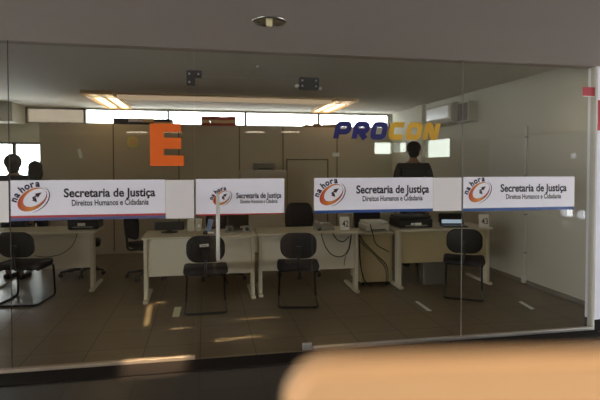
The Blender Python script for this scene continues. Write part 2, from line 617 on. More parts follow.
def logo(cx, cz, s, y, parent):
    N = 64
    rot = R(35)
    bm = bmesh.new()
    o, i = [], []
    for k in range(N):
        t = 2 * PI * k / N
        x, z = ell(t, .113, .074, rot, .004, -.008)
        o.append(bm.verts.new((cx + x * s, y, cz + z * s)))
        x, z = ell(t, .090, .055, rot, .021, .005)
        i.append(bm.verts.new((cx + x * s, y, cz + z * s)))
    for k in range(N):
        bm.faces.new((o[k], i[k], i[(k + 1) % N], o[(k + 1) % N]))
    m = MB()
    m._merge(bm)
    e = m.build('emblem', 'ring', parent)
    face_front(e.data)
    # thin outer arc low on the right
    bm = bmesh.new()
    pr = None
    for k in range(40):
        t = R(-118 + 140 * k / 39)
        w = .0035 * math.sin(PI * k / 39) + .0006
        x, z = ell(t, .126 + w, .086 + w, rot, .008, -.010)
        x2, z2 = ell(t, .126 - w, .086 - w, rot, .008, -.010)
        q = (bm.verts.new((cx + x * s, y, cz + z * s)), bm.verts.new((cx + x2 * s, y, cz + z2 * s)))
        if pr:
            bm.faces.new((pr[0], q[0], q[1], pr[1]))
        pr = q
    m = MB()
    m._merge(bm)
    # clock hands with arrow heads
    def arrow(p, q, w, hw, hl):
        p, q = Vector(p), Vector(q)
        d = (q - p).normalized()
        nn = Vector((-d.y, d.x))
        bse = q - d * hl
        pts = [p + nn * w, p - nn * w, bse - nn * w, bse - nn * hw, q, bse + nn * hw, bse + nn * w]
        bb = bmesh.new()
        bb.faces.new([bb.verts.new((cx + v.x * s, y - .0002, cz + v.y * s)) for v in pts])
        m._merge(bb)
    arrow((.006, .002), (.068, .044), .006, .019, .044)
    arrow((.006, .008), (.036, -.030), .006, .018, .034)
    ar = m.build('clock_hands', 'maroon_ink', e)
    face_front(ar.data)
    # curved lettering along the upper left of the ring
    mm = MB()
    body = 'na hora'
    adv = []
    for ch in body:
        if ch == ' ':
            adv.append(.20)
        else:
            bb = bounds(text_mesh(ch, .042))
            adv.append(bb[1] - bb[0] + .045)
    tot = sum(adv)
    # arc length table
    ts = [R(147 - 112 * k / 200) for k in range(201)]
    P = [Vector(ell(t, .122, .082, rot, .004, -.009)) for t in ts]
    L = [0]
    for k in range(200):
        L.append(L[-1] + (P[k + 1] - P[k]).length)
    sc = L[-1] / tot
    pos = 0
    for ch, ad in zip(body, adv):
        mid = (pos + ad / 2) * sc
        pos += ad
        if ch == ' ':
            continue
        k = min(range(201), key=lambda q: abs(L[q] - mid))
        d = (P[min(k + 1, 200)] - P[max(k - 1, 0)]).normalized()
        nn = Vector((-d.y, d.x))
        me = text_mesh(ch, .042)
        a, bq, _, _ = bounds(me)
        for v in me.vertices:
            q = P[k] + d * ((v.co.x - (a + bq) / 2) * sc) + nn * (v.co.y * sc * 1.05)
            v.co = Vector((cx + q.x * s, y, cz + q.y * s))
        mm.add_mesh(me)
    tx = mm.build('lettering', 'navy_ink', e)
    face_front(tx.data)

GRP = 'white banners on the glass'
def banner(label, x0, x1, z0, z1, strips, lg, t1, t2, plain=None):
    """strips: (height, material) from the bottom up"""
    t = thing('glass_banner', label, 'banner', (0, 0, 0), 0, GRP)
    z = z0
    y = -0.0025
    for h, m in strips:
        MB().box(x0, x1, y - .0004, -0.0003, z, z + h).build('border_strip', m, t)
        z += h
    MB().box(x0, x1, y, -0.0003, z, z1).build('panel', 'vinyl', t)
    logo(lg[0], lg[1], lg[2], y - .0008, t)
    for body, xa, xb, zb, cap, off in (t1, t2):
        m = MB()
        m.add_mesh(text_flat(body, xa, xb, zb, cap, y - .0008, off))
        o = m.build('lettering', 'black_ink', t)
        face_front(o.data)
    return t

L1, L2 = 'Secretaria de Justiça', 'Direitos Humanos e Cidadania'
banner('white banner with red over slate blue lower border, left of the steel lock', -1.406, -0.302, 1.136, 1.437,
       ((.022, 'greyblue_strip'), (.016, 'red_strip')), (-1.262, 1.302, 1.0),
       (L1, -1.040, -0.378, 1.309, .062, .029), (L2, -0.985, -0.428, 1.244, .042, .02))
banner('smaller clock banner on the glass door, crossed by the steel pull handle', -0.070, 0.636, 1.150, 1.440,
       ((.010, 'red_strip'),), (0.130, 1.292, .66),
       (L1, 0.246, 0.612, 1.284, .041, .029), (L2, 0.280, 0.580, 1.243, .028, .02))
banner('clock banner with navy lower edge under the navy and yellow letters', 0.886, 1.942, 1.149, 1.443,
       ((.024, 'blue_strip'),), (1.030, 1.312, 1.0),
       (L1, 1.249, 1.906, 1.312, .064, .029), (L2, 1.305, 1.846, 1.246, .042, .02))
banner('clock banner with blue lower edge on the last pane, beside the white wall', 2.229, 3.345, 1.140, 1.445,
       ((.028, 'blue_strip'),), (2.378, 1.318, 1.0),
       (L1, 2.590, 3.262, 1.312, .064, .029), (L2, 2.645, 3.205, 1.246, .042, .02))
def plain(label, x0, x1, z0, z1):
    o = MB().box(x0, x1, -.0022, -0.0003, z0, z1).build('blank_strip', 'vinyl_plain')
    tag(o, label, 'banner', 'blank white strips on the glass')
plain('blank cream strip on the glass above the lock strike, left of the door', -0.300, -0.084, 1.130, 1.432)
plain('blank white strip on the glass under the last yellow letter', 1.944, 2.212, 1.150, 1.440)
plain('blank white strip cut by the left border of the photo', -2.1, -1.42, 1.128, 1.432)

# ------------------------------------------------------------------ letters on the glass
o = MB()
x0, x1, z0, z1 = -0.415, -0.160, 1.543, 1.872
xs = x0 + .105
zz = lambda py: 1.872 - (py - 124) / 42.0 * .329
o.prism_xz([(x0, z0), (x1, z0), (x1, zz(155.5)), (xs, zz(155.5)), (xs, zz(149)), (x1 - .02, zz(149)), (x1 - .02, zz(138)),
            (xs, zz(138)), (xs, zz(132.5)), (x1 - .02, zz(132.5)), (x1 - .02, z1), (x0, z1)], -.002, -.0003)
tag(o.build('glass_letter', 'orange_vinyl'), 'large orange capital letter E stuck on the glass above a banner', 'letter')

sg = thing('glass_lettering', 'row of slanted navy and yellow capital letters stuck on the glass', 'sign')
def strokes(paths, x, z, h, w, t, mname, order):
    sh = .20
    m = MB()
    for pth in paths:
        closed = pth[0] == pth[-1]
        pts = [Vector((p[0] * (w - t) + t / 2, p[1] * (h - t) + t / 2, 0)) for p in pth]
        if closed:
            pts = fillet(pts[:-1], .030, 5, True)
        else:
            pts = fillet(pts, .030, 5)
        nseg = len(pts) if closed else len(pts) - 1
        bm = bmesh.new()
        lf, rt = [], []
        for i, p in enumerate(pts):
            if closed:
                d1 = (p - pts[i - 1]); d2 = (pts[(i + 1) % len(pts)] - p)
            else:
                d1 = p - pts[i - 1] if i else pts[1] - p
                d2 = pts[i + 1] - p if i < len(pts) - 1 else p - pts[i - 1]
            d = (d1.normalized() + d2.normalized()).normalized()
            nn = Vector((-d.y, d.x, 0))
            k = 1 / max(.6, d.dot(d2.normalized()))
            lf.append(p + nn * t / 2 * k)
            rt.append(p - nn * t / 2 * k)
        V = lambda q: bm.verts.new((x + q.x + (q.y) * sh, 0, z + q.y))
        A = [V(q) for q in lf]
        B = [V(q) for q in rt]
        for i in range(nseg):
            j = (i + 1) % len(pts)
            bm.faces.new((A[i], A[j], B[j], B[i]))
        r = bmesh.ops.extrude_face_region(bm, geom=list(bm.faces))
        for v in [g for g in r['geom'] if isinstance(g, bmesh.types.BMVert)]:
            v.co.y = -.0016
        for v in bm.verts:
            v.co.y -= .0004 + .0005 * paths.index(pth)
        bmesh.ops.recalc_face_normals(bm, faces=list(bm.faces))
        m._merge(bm)
    m.build('letter', mname, sg)
hh, ww, tt = .152, .142, .046
LET = {
 'P': [[(0, -.16), (0, 1), (1, 1), (1, .38), (.12, .38)]],
 'R': [[(0, -.16), (0, 1), (1, 1), (1, .42), (.12, .42)], [(.42, .42), (1.0, -.16)]],
 'O': [[(0, .5), (0, 1), (1, 1), (1, 0), (0, 0), (0, .5)]],
 'C': [[(1.1, 1), (0, 1), (0, 0), (1.1, 0)]],
 'N': [[(0, -.16), (0, 1), (.3, 1), (.7, 0), (1, 0), (1, 1.16)]],
}
for k, ch in enumerate('PROCON'):
    strokes(LET[ch], 1.046 + k * .1585, 1.764, hh, ww, tt, 'navy_vinyl' if k < 3 else 'yellow_vinyl', k)

# red stickers
st = thing('sticker', 'small red rectangular sticker high on the last glass pane', 'sticker', (3.49, -.0003, 2.226))
b = MB()
b.prism_xz(rounded_rect(-.072, .058, -.040, .042, .008), -.0012, 0)
b.build('backing', 'red_label', st)
MB().box(-.070, .056, -.0018, -.0012, -.046, -.039).build('edge_line', 'paper', st)
o = MB().box(3.57, 3.95, -.012, -.0005, 1.87, 2.15, .002).build('wall_sign', 'red')
tag(o, 'red sign panel on the white wall at the photo edge', 'sign')

# ------------------------------------------------------------------ office furniture
def make_desk(label, w, loc, rz=0.0, mname='desk', pb=.29, leg_front=-.03):
    t = thing('office_desk', label, 'desk', loc, rz, 'service desks in a row')
    h = .74
    MB().box(-w / 2, w / 2, 0, .62, h - .028, h, .005).build('desktop', 'desk_edge', t)
    MB().box(-w / 2 + .062, w / 2 - .062, .055, .075, pb, h - .029).build('modesty_panel', mname, t)
    for s in (-1, 1):
        x = s * (w / 2 - .04)
        lg = MB().box(x - .02, x + .02, .03, .15, .035, h - .029, .004).build('leg', 'desk_edge', t)
        MB().box(x - .026, x + .026, leg_front, .56, 0.0, .034, .008).build('foot', 'desk_edge', lg)
    return t
make_desk('beige desk standing furthest back, behind the armless chair at the photo border', 1.26, (-1.955, 2.38, 0))
make_desk('beige desk behind the glass door, in front of the small router', 1.285, (-0.055, 1.71, 0))
make_desk('beige desk with dangling cables, holding the card numbered 42', 1.25, (1.225, 1.735, 0), R(-2))
make_desk('cream desk by the side wall, holding the card numbered 43', 1.30, (3.01, 1.79, 0), 0, 'desk_yel', .31)

ped = thing('pedestal_cabinet', 'cream pedestal cabinet on small feet between two desks', 'cabinet', (2.165, 2.0, 0))
MB().box(-.215, .215, .02, .46, .045, .66, .006).build('body', 'desk_yel', ped)
MB().box(-.225, .225, 0, .48, .66, .69, .006).build('top', 'desk_edge', ped)
MB().box(-.19, .19, .012, .02, .07, .64, .002).build('back_panel', 'desk_yel', ped)
for x in (-.17, .17):
    for y in (.06, .42):
        MB().lathe([(.02, 0), (.024, .01), (.024, .03), (.014, .045)], x, y, 14, True).build('foot', 'plastic', ped)

# visitor chairs on sled frames
def make_visitor(label, loc, rz):
    t = thing('visitor_chair', label, 'chair', loc, rz, 'black sled base visitor chairs')
    r = .0125
    fr = MB()
    path = [(-.20, -.16, .388), (-.205, .22, .388), (-.215, .24, r), (-.215, -.24, r), (.215, -.24, r), (.215, .24, r), (.205, .22, .388), (.20, -.16, .388)]
    fr.tube(fillet(path, .06, 6), r, 12)
    fr.tube([(-.20, -.10, .388), (.20, -.10, .388)], r, 10)
    fr.tube([(-.20, .14, .388), (.20, .14, .388)], r, 10)
    fr.build('frame', 'tube', t, True)
    # seat: rounded cushion
    bm = bmesh.new()
    out = rounded_rect(-.235, .235, -.225, .235, .10, 8)
    lev = [(.398, .90), (.405, .97), (.425, 1.0), (.452, .985), (.467, .93), (.473, .80), (.474, .45)]
    rings = []
    for z, k in lev:
        rings.append([bm.verts.new((x * k, y * k, z - (.02 * max(0, (y - .1) / .135) ** 2 if z > .43 else 0))) for x, y in out])
    for A, B in zip(rings, rings[1:]):
        for q in range(len(A)):
            bm.faces.new((A[q], A[(q + 1) % len(A)], B[(q + 1) % len(A)], B[q]))
    bm.faces.new(rings[0][::-1])
    bm.faces.new(rings[-1])
    bmesh.ops.recalc_face_normals(bm, faces=list(bm.faces))
    m = MB(); m._merge(bm)
    m.build('seat', 'fabric', t, True)
    # backrest: curved rounded cushion with a shell behind
    def pad(w, z0, z1, rad, y0, th, name, mm, par):
        bm = bmesh.new()
        out = rounded_rect(-w / 2, w / 2, z0, z1, rad, 8)
        zc = (z0 + z1) / 2
        rings = []
        for dy, k in ((0, .90), (.006, .97), (th * .35, 1.0), (th * .7, .985), (th * .95, .92), (th, .6)):
            rg = []
            for x, z in out:
                xx, z2 = x * k, zc + (z - zc) * k
                rg.append(bm.verts.new((xx, y0 + dy - .07 * ((z2 - z0) / (z1 - z0)) + .35 * xx * xx, z2)))
            rings.append(rg)
        for A, B in zip(rings, rings[1:]):
            for q in range(len(A)):
                bm.faces.new((A[q], A[(q + 1) % len(A)], B[(q + 1) % len(A)], B[q]))
        bm.faces.new(rings[0][::-1])
        bm.faces.new(rings[-1])
        bmesh.ops.recalc_face_normals(bm, faces=list(bm.faces))
        m = MB(); m._merge(bm)
        return m.build(name, mm, par, True)
    bk = pad(.395, .535, .825, .115, -.215, .05, 'backrest', 'fabric', t)
    pad(.375, .548, .812, .108, -.224, .012, 'back_shell', 'plastic', bk)
    b = MB()
    b.tube(fillet([(0, .05, .395), (0, -.255, .395), (0, -.272, .66)], .07, 6), .013, 8)
    b.box(-.03, .03, -.285, -.262, .58, .68, .005)
    b.build('back_support', 'tube', t, True)
    return t
v1 = make_visitor('black sled-base chair directly behind the glass door and its pull handle', (0.005, 1.42, 0), R(0))
dup(v1, (1.025, 1.45, 0), R(-9), 'black sled-base chair before the desk with dangling cables, right of the door')
dup(v1, (3.02, 1.37, 0), R(-29), 'black sled-base chair before the card numbered 43, by the side wall')
dup(v1, (-2.00, 2.09, 0), R(-8), 'black sled-base chair at the photo border, before the furthest desk')

# operator chairs on five star bases
def make_operator(label, loc, rz):
    t = thing('swivel_chair', label, 'chair', loc, rz, 'black swivel chairs behind the desks')
    b = MB()
    b.lathe([(.03, .05), (.045, .07), (.045, .12), (.028, .13), (.028, .40), (.05, .41)], 0, 0, 18, True)
    b.build('gas_column', 'plastic', t, True)
    for k in range(5):
        a = 2 * PI * k / 5 + .3
        ca, sa = math.cos(a), math.sin(a)
        lg = MB().tube([(ca * .03, sa * .03, .095), (ca * .15, sa * .15, .088), (ca * .29, sa * .29, .068)], .024, 10, r2=.014).build('base_leg', 'plastic', t, True)
        m = MB()
        px, py = -sa, ca
        for s in (-1, 1):
            m.tube([(ca * .29 + px * s * .008, sa * .29 + py * s * .008, .027), (ca * .29 + px * s * .024, sa * .29 + py * s * .024, .027)], .027, 14)
        m.tube([(ca * .29, sa * .29, .027), (ca * .29, sa * .29, .072)], .008, 8)
        m.build('caster', 'plastic', lg, True)
    m = MB()
    m.box(-.24, .24, -.23, .23, .415, .49, .035, 4)
    m.build('seat', 'fabric', t, True)
    bm = MB()
    out = fillet([(-.19, 0, .56), (.19, 0, .56), (.215, 0, .80), (.165, 0, 1.0), (-.165, 0, 1.0), (-.215, 0, .80)], .07, 6, True)
    q = bmesh.new()
    rings = []
    for dy, k in ((0, .92), (.01, .99), (.035, 1.0), (.055, .96), (.065, .7)):
        rings.append([q.verts.new((p.x * k, -.23 - dy + .55 * p.x * p.x - .05 * (p.z - .56), .78 + (p.z - .78) * k)) for p in out])
    for A, B in zip(rings, rings[1:]):
        for j in range(len(A)):
            q.faces.new((A[j], A[(j + 1) % len(A)], B[(j + 1) % len(A)], B[j]))
    q.faces.new(rings[0][::-1]); q.faces.new(rings[-1])
    bmesh.ops.recalc_face_normals(q, faces=list(q.faces))
    bm._merge(q)
    bm.build('backrest', 'fabric', t, True)
    MB().tube(fillet([(0, 0, .405), (0, -.30, .405), (0, -.315, .72)], .06, 6), .016, 10).build('back_support', 'plastic', t, True)
    return t
s1 = make_operator('black swivel chair with tall back behind the desk holding card 42', (1.30, 2.78, 0), R(170))
dup(s1, (0.24, 2.72, 0), R(185), 'black swivel chair tucked behind the desk seen through the glass door')
dup(s1, (2.42, 2.95, 0), R(178), 'black swivel chair under the cream desk by the side wall')
dup(s1, (-0.76, 3.05, 0), R(-60), 'black swivel chair in the gap between the two desks left of the door')
dup(s1, (-1.70, 3.40, 0), R(190), 'black swivel chair behind the furthest desk')

# ------------------------------------------------------------------ things on the desks
DT = .740
def card(label, body, x, y, w, h, z=DT, lean=10, ink='black_ink', tx=None):
    t = thing('number_card', label, 'card', (x, y, z))
    t.rotation_euler = (R(-lean), 0, 0)
    MB().box(-w / 2, w / 2, 0, .004, 0, h, .001).build('sheet', 'paper', t)
    m = MB()
    tw = tx or w * .62
    m.add_mesh(text_flat(body, -tw / 2 + w * .08, tw / 2 + w * .08, h * .24, h * .46, -.0006, .012))
    face_front(m.build('lettering', ink, t).data)
    MB().box(-w * .4, w * .4, .004, .05, 0, .004).build('stand', 'white_plastic', t)
    return t
card('white standing card numbered 42 on the desk', '42', 1.715, 1.93, .125, .165)
card('white standing card numbered 43 on the cream desk', '43', 3.57, 1.84, .145, .165, lean=6)

def desk_phone(label, x, y, rz, m1, group=None, lab=True):
    t = thing('desk_phone', label, 'phone', (x, y, DT), rz)
    b = MB()
    b.prism_xz([(-.11, 0), (.11, 0), (.11, .03), (-.11, .03)], 0, .18)
    bm = b.bm
    for v in bm.verts:
        if v.co.z > .02 and v.co.y > .1:
            v.co.z = .085
    b.build('body', m1, t)
    m = MB()
    m.tube([(-.075, .02, .055), (-.075, .09, .088), (-.075, .16, .098)], .02, 10)
    m.ball((-.075, .02, .05), .03, .032, .024, 2)
    m.ball((-.075, .165, .096), .03, .032, .024, 2)
    hs = m.build('handset', m1, t, True)
    m = MB()
    for i in range(3):
        for j in range(4):
            m.box(.0 + i * .032, .022 + i * .032, .03 + j * .026, .046 + j * .026, .047 + j * .0085, .054 + j * .0085)
    m.build('keypad', 'grey_plastic', t)
    if lab:
        MB().box(-.03, .09, .135, .165, .074, .088, .001).build('label', 'paper', t)
    pts = []
    for k in range(60):
        a = k * .9
        pts.append((-.075 - .03 * k / 60 + .010 * math.cos(a), .02 - .03 * math.sin(PI * k / 60), .03 - .02 * (k / 60) + .010 * math.sin(a)))
    MB().tube(pts, .003, 6).build('cord', 'cable', t)
    return t
desk_phone('pale desk phone beside the card numbered 42', 1.47, 1.90, R(8), 'grey_plastic')

def machine(name, label, cat, x, y, w, d, h, m1, z=DT, rz=0, labels=()):
    """desktop printer: body, top lid, paper tray, front slot, labels"""
    t = thing(name, label, cat, (x, y, z), rz)
    MB().box(-w / 2, w / 2, 0, d, 0.006, h * .72, .012, 3).build('body', m1, t)
    MB().box(-w / 2 + .012, w / 2 - .012, .02, d - .01, h * .72, h, .014, 3).build('lid', m1, t)
    MB().box(-w * .33, w * .33, -.02, .004, h * .16, h * .26, .004).build('paper_tray', 'plastic' if m1 != 'plastic' else 'grey_plastic', t)
    for sx in (-1, 1):
        for yy in (.03, d - .03):
            MB().lathe([(.012, 0), (.012, .008)], sx * (w / 2 - .03), yy, 10, True).build('foot', 'plastic', t)
    for (xa, xb, za, zb) in labels:
        MB().box(xa, xb, -.003, .001, za, zb).build('label', 'paper', t)
    return t
machine('printer', 'white printer on top of the cream pedestal cabinet', 'printer', 2.185, 2.03, .31, .34, .13, 'white_plastic', z=.69)
machine('printer', 'black printer with white labels on the cream desk', 'printer', 2.66, 1.92, .46, .36, .155, 'plastic', labels=((-.07, -.03, .045, .065), (-.02, .07, .040, .068)))
machine('printer', 'black printer with a white label on the furthest desk', 'printer', -1.50, 2.56, .36, .34, .16, 'plastic', labels=((-.06, .03, .05, .085),))

def router():
    t = thing('router', 'small grey router box with round dials on the desk behind the door', 'router', (0.39, 1.90, DT))
    MB().box(-.155, .155, 0, .14, 0, .016, .004).build('base', 'grey_plastic', t)
    MB().box(-.150, -.058, .01, .12, .016, .075, .008).build('left_unit', 'grey_plastic', t)
    MB().box(.055, .150, .01, .12, .016, .075, .008).build('right_unit', 'grey_plastic', t)
    b = MB()
    b.tube([(-.104, .012, .046), (-.104, -.006, .046)], .026, 18)
    b.tube([(.102, .012, .046), (.102, -.006, .046)], .022, 18)
    b.build('dial', 'plastic', t)
    MB().tube(fillet([(-.06, .05, .05), (-.02, .02, .08), (.02, .02, .04), (.06, .05, .05)], .03, 5), .007, 8).build('cord', 'cable', t)
router()

def monitor(label, x, y, rz, back='plastic', lit=False, w=.42, h=.26, z0=.10, base=DT):
    t = thing('monitor', label, 'monitor', (x, y, base), rz)
    MB().box(-w / 2, w / 2, -.02, .02, z0, z0 + h, .008).build('casing', 'plastic', t)
    if lit:
        MB().box(-w / 2 + .015, w / 2 - .015, -.0215, -.0195, z0 + .015, z0 + h - .015).build('screen', 'screen', t)
    b = MB()
    b.box(-.03, .03, .0, .03, .01, z0 + .1, .004)
    b.lathe([(.10, 0), (.10, .008), (.03, .016)], 0, .02, 20, True)
    b.build('stand', 'plastic', t)
    return t
monitor('dark monitor seen from behind, back of the router desk', 0.40, 2.17, R(4), w=.27, h=.20, z0=.05)
monitor('dark monitor lying low at the end of the router desk by the lock', -0.42, 2.10, R(-3), w=.34, h=.10, z0=.03)
# thin laptop with lit screen on the cream desk
t = thing('laptop', 'open laptop with bright screen on the cream desk', 'laptop', (3.19, 1.88, DT), R(-14))
MB().box(-.16, .16, 0, .21, 0, .016, .004).build('base', 'plastic', t)
MB().box(-.16, .16, .205, .213, .012, .105, .003, rot=(R(-14), 0, 0), piv=(0, .21, .012)).build('lid', 'plastic', t)
MB().box(-.13, .13, .2035, .2045, .030, .080, rot=(R(-14), 0, 0), piv=(0, .21, .012)).build('screen', 'screen', t)
monitor('dark monitor behind the open laptop on the cream desk', 3.30, 2.22, R(-8), w=.34, h=.12, z0=.03)

# ticket terminal with tilted blue screen before the router desk
t = thing('card_terminal', 'small dark terminal with tilted blue screen beside the pull handle', 'terminal', (0.03, 1.84, DT), R(-5))
MB().box(-.055, .065, 0, .12, 0, .03, .006).build('base', 'plastic', t)
b = MB()
b.box(-.03, .03, .05, .062, .03, .175, .004, rot=(R(-12), R(14), 0), piv=(0, .055, .03))
b.build('screen', 'blue_paper', t)
MB().box(.0, .07, -.004, .0, .010, .034, .001).build('label', 'paper', t)
t = thing('hanging_label', 'small white slip on the back of the chair behind the door', 'paper', (-.01, 1.090, .735))
t.rotation_euler = (R(11), R(-5), 0)
MB().box(-.045, .045, -.001, .001, -.014, .014).build('sheet', 'paper', t)
b = MB()
for x in (-.028, -.010, .012):
    b.box(x, x + .012, -.0016, -.001, -.006, .004)
b.build('print', 'black_ink', t)

# cables
def cable(label, pts, r=.006, name='cable'):
    p = [Vector(q) for q in pts]
    out = []
    for i in range(len(p) - 1):
        p0, p1, p2, p3 = p[max(i - 1, 0)], p[i], p[i + 1], p[min(i + 2, len(p) - 1)]
        for k in range(8):
            u = k / 8
            out.append(0.5 * ((2 * p1) + (-p0 + p2) * u + (2 * p0 - 5 * p1 + 4 * p2 - p3) * u * u + (-p0 + 3 * p1 - 3 * p2 + p3) * u ** 3))
    out.append(p[-1])
    tag(MB().tube(out, r, 8).build(name, 'cable', None, True), label, 'cable', 'black cables hanging from the desks')
yq = 1.722
cable('looped black cable drooping from the desk under the card numbered 42', [(1.36, yq, .733), (1.41, yq, .58), (1.50, yq, .47), (1.62, yq, .45), (1.70, yq, .54), (1.725, yq, .70)])
cable('short black cable loop near the corner of the desk numbered 42', [(1.50, yq - .012, .735), (1.55, yq - .012, .66), (1.63, yq - .012, .63), (1.70, yq - .012, .69)])
cable('thin cable hanging straight down beside the desk leg', [(1.735, yq - .012, .72), (1.71, yq - .012, .55), (1.66, yq - .012, .45), (1.64, yq - .012, .34)], .004)
cable('long cable from the desk corner down the pedestal cabinet to the floor', [(1.885, 1.90, .73), (1.90, 1.92, .55), (1.92, 1.93, .30), (1.97, 1.93, .10), (2.06, 1.91, .010)], .008)
cable('cable sagging across the upper part of the pedestal cabinet', [(1.90, 1.975, .69), (1.99, 1.980, .56), (2.15, 1.980, .40), (2.29, 1.980, .25), (2.30, 1.975, .008)])
cable('cable running from the white printer across the pedestal cabinet', [(2.06, 1.978, .80), (2.09, 1.960, .68), (2.14, 1.960, .54), (2.31, 1.960, .44)])
cable('lowest sagging cable across the pedestal cabinet', [(1.905, 1.948, .60), (1.99, 1.950, .52), (2.14, 1.950, .38), (2.26, 1.950, .22), (2.27, 1.95, .006)], .005)
cable('thin cable drooping under the furthest desk', [(-1.52, 2.36, .725), (-1.56, 2.36, .60), (-1.68, 2.36, .49), (-1.85, 2.36, .45), (-2.0, 2.36, .47)], .004)

# bin
t = thing('waste_bin', 'pale plastic waste bin standing under the cream desk', 'bin', (2.91, 1.985, 0))
b = MB()
b.box(-.165, .165, -.09, .09, 0.0, .36, .015, 3)
for v in b.bm.verts:
    k = .86 + .14 * v.co.z / .36
    v.co.x *= k
    v.co.y *= k
b.build('body', 'pale_plastic', t)
b = MB()
b.tube([(x, y, .362) for x, y in rounded_rect(-.17, .17, -.095, .095, .02)], .010, 8, True)
b.build('rim', 'grey_plastic', t)

# sticker and painted streaks of light on the floor
def flat(name, label, cat, pts, m, z=.0015):
    b = bmesh.new()
    f = b.faces.new([b.verts.new((x, y, 0)) for x, y in pts])
    r = bmesh.ops.extrude_face_region(b, geom=[f])
    for v in [g for g in r['geom'] if isinstance(g, bmesh.types.BMVert)]:
        v.co.z = z
    bmesh.ops.recalc_face_normals(b, faces=list(b.faces))
    q = MB(); q._merge(b)
    o = q.build(name, m)
    tag(o, label, cat)
    return o
flat('floor_sticker', 'small pale green sticker on the floor before the chair behind the door', 'sticker', [(-.335, 1.17), (-.265, 1.17), (-.255, 1.52), (-.33, 1.52)], 'green_paper')
flat('floor_light_streak', 'short pale painted streak of light on the floor nearest the waste bin', 'pale_mark', [(2.315, .86), (2.365, .86), (2.375, 1.23), (2.335, 1.23)], 'pale_mark')  # streak of light laid down as a flat pale shape
flat('floor_light_streak', 'short pale painted streak of light on the floor nearest the side wall', 'pale_mark', [(3.43, .70), (3.49, .72), (3.53, 1.0), (3.48, .99)], 'pale_mark')  # second light streak, likewise a flat pale shape

# ------------------------------------------------------------------ things on and at the divider
DZ = 2.255
def archive(name, label, x0, x1, h, mbody, mlid, y=5.006, d=.34, z=DZ, group=None, lid=.3, cat='box'):
    t = thing(name, label, cat, ((x0 + x1) / 2, y, z), 0, group)
    w = x1 - x0
    MB().box(-w / 2, w / 2, 0, d, 0, h * (1 - lid), .004).build('body', mbody, t)
    MB().box(-w / 2 - .003, w / 2 + .003, -.004, d + .004, h * (1 - lid), h, .004).build('lid', mlid, t)
    return t
archive('storage_box', 'dark navy box lying on the divider, left end of the row', -1.55, -1.30, .11, 'navy_box', 'navy_box')
archive('storage_box', 'pale lilac topped box on the divider between navy and tan boxes', -1.295, -1.06, .115, 'navy_box', 'lilac', lid=.6)
archive('storage_box', 'tan topped box lying on the divider over the orange letter', -1.055, -.875, .11, 'navy_box', 'tan', lid=.6)
archive('storage_box', 'long flat dark box with tan side lying on the divider', -.87, -.56, .10, 'tan', 'navy_box', lid=.45)
cable('thin loose cable lying on the long dark box on the divider', [(-.84, 5.1, 2.36), (-.76, 5.1, 2.375), (-.70, 5.1, 2.365), (-.60, 5.1, 2.37)], .005)
bx = [-.055, .10, .255, .41, .56]
for i in range(4):
    x0, x1 = bx[i], bx[i + 1] - .0008
    t = thing('ring_binder', ['first maroon and tan binder lying on the divider, nearest the orange letter', 'second maroon and tan binder of the row lying on the divider',
              'third maroon and tan binder of the row lying on the divider', 'last maroon and tan binder of the row lying on the divider'][i], 'binder', ((x0 + x1) / 2, 5.003, DZ), 0, 'maroon binders on the divider')
    w = x1 - x0
    hgt = .165 + .008 * (i % 2)
    MB().box(-w / 2, w / 2, 0, .28, 0, hgt * .30, .003).build('cover', 'maroon', t)
    MB().box(-w / 2 + .003, w / 2 - .003, .006, .27, hgt * .30, hgt * .62).build('pages', 'tan', t)
    MB().box(-w / 2, w / 2, 0, .28, hgt * .62, hgt, .008, 3).build('top_cover', 'maroon', t)
def lump(label, x, w, h):
    b = MB()
    b.box(x - w / 2, x + w / 2, 5.05, 5.30, DZ, DZ + h, min(w, h) * .25, 3)
    for v in b.bm.verts:
        v.co.z = max(DZ, v.co.z + .012 * math.sin(v.co.x * 31) * (v.co.z - DZ) / h)
    tag(b.build('parcel', 'brown'), label, 'parcel', 'brown parcels on the divider')
lump('low brown parcel lying on the divider, left one of the three', 1.93, .16, .045)
lump('taller brown parcel lying on the divider between two lower ones', 2.09, .14, .075)
lump('wide brown parcel on the divider just behind the first navy letter', 2.32, .30, .065)

def notice(label, x, z, w, h, m, rot=0, disc=False):
    b = MB()
    if disc:
        b.tube([(x, 4.99, z), (x, 4.999, z)], w / 2, 24)
    else:
        b.box(x - w / 2, x + w / 2, 4.985, 4.991, z - h / 2, z + h / 2, 0, rot=(0, rot, 0))
    return b
tag(notice('', -2.09, 1.745, .055, .16, 'blue', R(-14)).build('notice_sign', 'pale_mark'), 'small tilted pale blue notice on the beige divider', 'notice')
o = notice('', -1.229, 1.951, .20, 0, '', disc=True).build('wall_disc', 'yellow_disc')  # plain yellow sticker disc
tag(o, 'round dull yellow disc on the beige divider beside the orange letter', 'disc')
o2 = MB().tube([(-1.229, 4.985, 1.951), (-1.229, 4.99, 1.951)], .06, 20).build('dial', 'tan', o)
tag(notice('', 2.43, 1.745, .13, .07, '').build('notice_sign', 'pale_mark'), 'small pale blue notice on the beige divider under the navy letters', 'notice')

# grey file printer on a cabinet in front of the divider
t = thing('filing_cabinet', 'beige filing cabinet against the divider, under a grey printer', 'cabinet', (1.0, 4.45, 0))
MB().box(-.40, .40, 0, .50, 0.04, 1.46, .006).build('body', 'divider', t)
for k in range(4):
    dr = MB().box(-.38, .38, -.012, 0, .07 + k * .345, .395 + k * .345, .003).build('drawer', 'divider', t)
    MB().box(-.06, .06, -.03, -.012, .30 + k * .345, .315 + k * .345, .003).build('handle', 'steel', dr)
MB().box(-.38, .38, .02, .48, 0, .04).build('plinth', 'plastic', t)
machine('printer', 'grey printer standing on the filing cabinet at the divider', 'printer', 1.02, 4.50, .38, .34, .12, 'grey_plastic', z=1.46)

